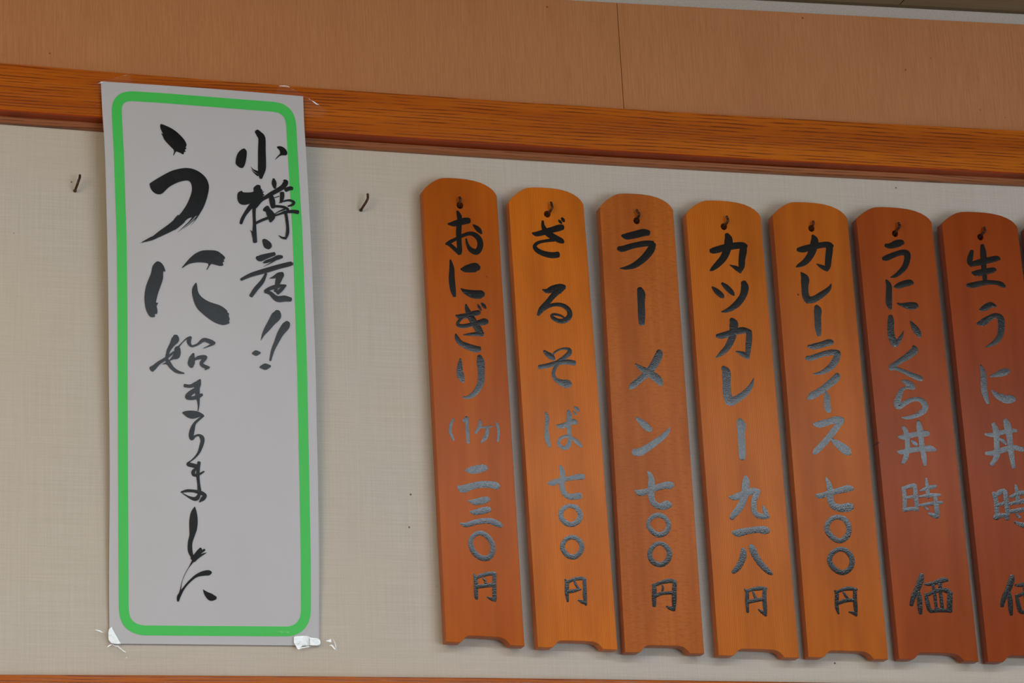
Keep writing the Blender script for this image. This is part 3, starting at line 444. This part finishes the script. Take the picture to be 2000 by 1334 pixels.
def hook(base, bend, tip, dmax, label, group):
    b0 = P(*base, dmax); b0 = Vector((b0.x, .004, b0.z))
    p2, p3 = P(*bend, dmax), P(*tip, dmax)
    root = thing('wall_hook', Vector((b0.x, 0, b0.z)), label, 'hook', group)
    m1 = Vector((b0.x, -dmax*.55, b0.z))
    o = tube('hook_wire', [b0, m1, p2, (p2+p3)/2+Vector((.0004, 0, 0)), p3], .0011, M_HOOK, root)
    ring = [b0+Vector((math.cos(a)*.0016, 0, math.sin(a)*.0016)) for a in (k*math.pi/5 for k in range(10))]
    V = [Vector((p.x, -.0002, p.z)) for p in ring]+[Vector(((p.x+b0.x)/2, -.0009, (p.z+b0.z)/2)) for p in ring]
    obj('hook_collar', V, [(i, (i+1) % 10, 10+(i+1) % 10, 10+i) for i in range(10)]+[tuple(range(10, 20))], M_HOOK, root)
TOPP = [(0, 0), (.02, .12), (.045, .26), (.10, .5), (.16, .71), (.215, .86), (.27, .95), (.35, .99), (.46, 1), (.58, .985), (.69, .93), (.79, .82), (.87, .66), (.925, .49), (.96, .33), (.985, .16), (1, 0)]
CUT = [(.835, 0), (.815, .004), (.795, .35), (.765, .68), (.73, .9), (.69, 1), (.6, 1.04), (.4, 1.04), (.29, 1), (.262, .88), (.235, .6), (.21, .28), (.185, .05), (.15, 0)]
def plaque(i):
    base = P(*SH[i][2], DF); a_ = TILT[i]; nrm = Vector((0, -math.cos(a_), -math.sin(a_)))
    def Q(u, v, h=0.0):
        """point on the leaning front face"""
        r_ = P(u, v)-CAM; return CAM+r_*((base+nrm*h-CAM).dot(nrm)/r_.dot(nrm))
    tl, tr, bl, br = [Q(*q) for q in SH[i]]
    def uv(u, v): return tl*(1-u)*(1-v)+tr*u*(1-v)+bl*(1-u)*v+br*u*v
    mid = uv(.5, .5)
    root = thing('menu_plaque', Vector((mid.x, bl.y, bl.z)), LAB[i], 'sign', 'wooden menu plaques hanging in a row')
    root.rotation_euler = (a_, 0, 0); inv = full(root).inverted()
    up = (tl-bl).normalized(); r = RISE[i]/2444
    out = [uv(u, 0)+up*(h*r) for u, h in TOPP]+[br]+[uv(u, 1)+up*(h*.0063) for u, h in CUT]+[bl]
    cu = bpy.data.curves.new('outline', 'CURVE'); cu.dimensions = '2D'; cu.fill_mode = 'BOTH'
    def spl(pts):
        s = cu.splines.new('POLY'); s.points.add(len(pts)-1); s.use_cyclic_u = True
        for k, p in enumerate(pts): s.points[k].co = (p[0], p[1], 0, 1)
    lo = [inv @ p for p in out]; spl([(p.x, p.z) for p in lo])
    hc = inv @ Q(*HOLES[i][0]); hr = .0029
    spl([(hc.x+hr*math.cos(a), hc.z+hr*1.08*math.sin(a)) for a in (k*2*math.pi/22 for k in range(22))])
    cu.extrude = TH/2-.0005; cu.bevel_depth = .0005; cu.bevel_resolution = 1; cu.offset = -.0005
    tmp = bpy.data.objects.new('tmp', cu); C.objects.link(tmp)
    dg = bpy.context.evaluated_depsgraph_get(); me = bpy.data.meshes.new_from_object(tmp.evaluated_get(dg))
    bpy.data.objects.remove(tmp); bpy.data.curves.remove(cu)
    me.transform(Matrix.Rotation(math.pi/2, 4, 'X')); me.transform(Matrix.Translation((0, TH/2, 0)))
    me.materials.clear(); me.materials.append(WOOD[i]); me.name = 'board'
    for p in me.polygons: p.use_smooth = False
    b_ = bpy.data.objects.new('board', me); C.objects.link(b_); b_.parent = root
    for t in PL[i]: strokes('painted_character', t, Q, M_PAINT, root, fill=1.32 if t.startswith(('1500 934 5#1318', '1800 800 3.335#470')) else 1.07)
    hook((HOLES[i][0][0], HOLES[i][0][1]+1.5), HOLES[i][1], HOLES[i][2], DF+.004+a_*.36, HLAB[i], 'hooks holding the plaques')
for i in range(8): plaque(i)
hook((149, 366), (153.5, 353), (156, 341), .0085, 'bare bent hook on the wall left of the white poster', 'empty wall hooks')
hook((709, 404), (717, 391), (718, 378), .0085, 'bare bent hook on the wall between the poster and the plaques', 'empty wall hooks')
# ------------------------------------------------------------------ the poster
Z0, Z1 = P(400, 272, .019).z, P(400, 1258, .002).z
def pd(z):
    t = (Z0-z)/(Z0-Z1); t = (t+math.sqrt(t*t+.004))/2
    return .0022+.0196*max(1-t, 0)
def PP(u, v, h=0.0):
    d = .012
    for _ in range(5): d = .6*pd(P(u, v, d).z)+.4*d
    return P(u, v, d+h)
LE = [(197, 159), (200, 220), (205, 300), (209.5, 467), (212, 620), (212.5, 727), (214, 850), (214.5, 950), (213.5, 1060), (213, 1150), (214, 1257)]
RE = [(592, 188), (594, 240), (599, 320), (607, 467), (613, 620), (616.5, 727), (619, 850), (621, 950), (622.5, 1060), (623, 1150), (623, 1261)]
root = thing('brush_poster', PP(410, 1258), 'tall white paper poster with rounded green border and brush writing, taped to rail and wall', 'poster')
le, re_ = cr(LE, False, 9), cr(RE, False, 9); nx = 8; V = []; Fc = []
for (a, b_) in zip(le, re_):
    for j in range(nx+1):
        t = j/nx; V.append(PP(a[0]+(b_[0]-a[0])*t, a[1]+(b_[1]-a[1])*t-1.5*math.sin(math.pi*t)*(1 if a is le[0] else 0)))
n0 = len(V); V += [Vector((p.x, p.y+.00025, p.z)) for p in V]; nr = len(le)
for i in range(nr-1):
    for j in range(nx):
        a = i*(nx+1)+j; Fc += [(a, a+nx+1, a+nx+2, a+1), (n0+a, n0+a+1, n0+a+nx+2, n0+a+nx+1)]
edge = [j for j in range(nx+1)]+[i*(nx+1)+nx for i in range(1, nr)]+[(nr-1)*(nx+1)+j for j in range(nx-1, -1, -1)]+[i*(nx+1) for i in range(nr-2, 0, -1)]
Fc += [(edge[k], edge[(k+1) % len(edge)], n0+edge[(k+1) % len(edge)], n0+edge[k]) for k in range(len(edge))]
obj('paper_sheet', V, Fc, M_PAPER, root)
OUT = [(232, 1186), (231.5, 1100), (230, 727), (229.5, 600), (228, 467), (222.5, 300), (218, 213), (220, 200), (226.5, 189), (237, 181), (253, 177.8), (320, 182), (400, 188.3), (480, 194.7), (537, 199), (552, 202), (565, 210.5), (574, 223), (578, 238), (584.5, 350), (591, 460), (600, 727), (604.5, 950), (607, 1100), (607.2, 1196), (604.5, 1213), (597, 1226), (586, 1236.5), (568, 1243), (420, 1242), (276, 1240.8), (258, 1235.5), (245, 1226.5), (236.5, 1213.5), (232.8, 1198)]
co = []
for i, a in enumerate(OUT):
    b_ = OUT[(i+1) % len(OUT)]; k = max(1, int(math.dist(a, b_)/3)); co += [(a[0]+(b_[0]-a[0])*j/k, a[1]+(b_[1]-a[1])*j/k) for j in range(k)]
for _ in range(6): co = [tuple((co[i-1][j]+2*co[i][j]+co[(i+1) % len(co)][j])/4 for j in (0, 1)) for i in range(len(co))]
n = len(co); ci = []
for i, (x, y) in enumerate(co):
    a, b_ = co[i-3], co[(i+3) % n]; dx, dy = b_[0]-a[0], b_[1]-a[1]; q = math.hypot(dx, dy); ci.append((x-dy/q*19.3, y+dx/q*19.3))
obj('green_border', [PP(x, y, .0003) for x, y in co]+[PP(x, y, .0003) for x, y in ci], [(i, n+i, n+(i+1) % n, (i+1) % n) for i in range(n)], M_GREEN, root)
for t in POSTER: strokes('brush_character', t, lambda u, v, h: PP(u, v, h), M_INK, root, .0006, .00003, 1.04, .000003)
# tiny pale maker's print in the lower right of the border, too small to read
M_PALE, _, _ = mat('pale_print', lin(150, 214, 150), .5)
strokes('border_print', '542 1231 13.33#10,20,8;20,50,8|40,20,8;60,35,8|80,25,8;80,60,8|95,20,8;120,20,8|95,40,8;120,40,8|95,60,8;120,60,8|150,20,8;145,70,8|185,40,8;200,40,8|220,25,10;240,25,10|220,55,10;240,55,10|262,25,10;262,60,10;292,60,10;292,25,10', lambda u, v, h: PP(u, v, h), M_PALE, root, .0005, 0)
# ------------------------------------------------------------------ sticky tape
def filmpoly(name, pts, m, parent, dfn):
    V = [dfn(*p) for p in pts]; n = len(V); V2 = [Vector((p.x, p.y+.00008, p.z)) for p in V]
    tri = tessellate_polygon([[Vector((a, b_, 0)) for a, b_ in pts]])
    o = obj(name, V+V2, [tuple(t) for t in tri]+[tuple(n+k for k in t)[::-1] for t in tri]+[(i, (i+1) % n, n+(i+1) % n, n+i) for i in range(n)], m, parent)
    bm = bmesh.new(); bm.from_mesh(o.data); bmesh.ops.recalc_face_normals(bm, faces=bm.faces); bm.to_mesh(o.data); bm.free(); return o
LAMPC = Vector(((LX0+LX1)/2+.35, LY, LZ-.05))
def facet(pts, parent, base, name='tape_wrinkle_glint', m=None):
    """glint on a tape wrinkle: pale film patch, tipped to mirror the lamp at the camera"""
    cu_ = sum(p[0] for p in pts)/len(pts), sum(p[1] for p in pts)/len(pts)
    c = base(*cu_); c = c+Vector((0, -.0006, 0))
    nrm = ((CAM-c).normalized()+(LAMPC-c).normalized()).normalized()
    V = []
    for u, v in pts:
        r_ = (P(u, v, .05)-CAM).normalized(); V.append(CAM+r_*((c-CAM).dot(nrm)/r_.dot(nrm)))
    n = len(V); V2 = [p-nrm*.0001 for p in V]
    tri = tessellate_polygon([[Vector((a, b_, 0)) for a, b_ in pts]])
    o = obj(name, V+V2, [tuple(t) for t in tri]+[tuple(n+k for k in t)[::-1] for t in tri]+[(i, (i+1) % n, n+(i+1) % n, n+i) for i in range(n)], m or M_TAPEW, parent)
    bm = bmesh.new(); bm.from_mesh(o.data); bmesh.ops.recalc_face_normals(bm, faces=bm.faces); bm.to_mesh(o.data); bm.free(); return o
def streak(line_, wd):
    out, ret = [], []
    for i, (x, y) in enumerate(line_):
        a, b_ = line_[max(i-1, 0)], line_[min(i+1, len(line_)-1)]; dx, dy = b_[0]-a[0], b_[1]-a[1]; q = math.hypot(dx, dy)
        r_ = wd*(.25 if i in (0, len(line_)-1) else 1)/2
        out.append((x-dy/q*r_, y+dx/q*r_)); ret.append((x+dy/q*r_, y-dx/q*r_))
    return out+ret[::-1]
onp = lambda u, v: PP(u, v, .0013)
def tape(label, sheet, facets, streaks, dfn=onp):
    c = sheet[0]; t = thing('clear_tape', dfn(*c), label, 'tape', 'sticky tape at the poster corners')
    filmpoly('tape_film', sheet, M_TAPE, t, dfn)
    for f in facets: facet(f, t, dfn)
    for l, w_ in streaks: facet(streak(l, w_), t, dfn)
S = lambda pts, ox, oy, s: [(ox+x/s, oy+y/s) for x, y in pts]
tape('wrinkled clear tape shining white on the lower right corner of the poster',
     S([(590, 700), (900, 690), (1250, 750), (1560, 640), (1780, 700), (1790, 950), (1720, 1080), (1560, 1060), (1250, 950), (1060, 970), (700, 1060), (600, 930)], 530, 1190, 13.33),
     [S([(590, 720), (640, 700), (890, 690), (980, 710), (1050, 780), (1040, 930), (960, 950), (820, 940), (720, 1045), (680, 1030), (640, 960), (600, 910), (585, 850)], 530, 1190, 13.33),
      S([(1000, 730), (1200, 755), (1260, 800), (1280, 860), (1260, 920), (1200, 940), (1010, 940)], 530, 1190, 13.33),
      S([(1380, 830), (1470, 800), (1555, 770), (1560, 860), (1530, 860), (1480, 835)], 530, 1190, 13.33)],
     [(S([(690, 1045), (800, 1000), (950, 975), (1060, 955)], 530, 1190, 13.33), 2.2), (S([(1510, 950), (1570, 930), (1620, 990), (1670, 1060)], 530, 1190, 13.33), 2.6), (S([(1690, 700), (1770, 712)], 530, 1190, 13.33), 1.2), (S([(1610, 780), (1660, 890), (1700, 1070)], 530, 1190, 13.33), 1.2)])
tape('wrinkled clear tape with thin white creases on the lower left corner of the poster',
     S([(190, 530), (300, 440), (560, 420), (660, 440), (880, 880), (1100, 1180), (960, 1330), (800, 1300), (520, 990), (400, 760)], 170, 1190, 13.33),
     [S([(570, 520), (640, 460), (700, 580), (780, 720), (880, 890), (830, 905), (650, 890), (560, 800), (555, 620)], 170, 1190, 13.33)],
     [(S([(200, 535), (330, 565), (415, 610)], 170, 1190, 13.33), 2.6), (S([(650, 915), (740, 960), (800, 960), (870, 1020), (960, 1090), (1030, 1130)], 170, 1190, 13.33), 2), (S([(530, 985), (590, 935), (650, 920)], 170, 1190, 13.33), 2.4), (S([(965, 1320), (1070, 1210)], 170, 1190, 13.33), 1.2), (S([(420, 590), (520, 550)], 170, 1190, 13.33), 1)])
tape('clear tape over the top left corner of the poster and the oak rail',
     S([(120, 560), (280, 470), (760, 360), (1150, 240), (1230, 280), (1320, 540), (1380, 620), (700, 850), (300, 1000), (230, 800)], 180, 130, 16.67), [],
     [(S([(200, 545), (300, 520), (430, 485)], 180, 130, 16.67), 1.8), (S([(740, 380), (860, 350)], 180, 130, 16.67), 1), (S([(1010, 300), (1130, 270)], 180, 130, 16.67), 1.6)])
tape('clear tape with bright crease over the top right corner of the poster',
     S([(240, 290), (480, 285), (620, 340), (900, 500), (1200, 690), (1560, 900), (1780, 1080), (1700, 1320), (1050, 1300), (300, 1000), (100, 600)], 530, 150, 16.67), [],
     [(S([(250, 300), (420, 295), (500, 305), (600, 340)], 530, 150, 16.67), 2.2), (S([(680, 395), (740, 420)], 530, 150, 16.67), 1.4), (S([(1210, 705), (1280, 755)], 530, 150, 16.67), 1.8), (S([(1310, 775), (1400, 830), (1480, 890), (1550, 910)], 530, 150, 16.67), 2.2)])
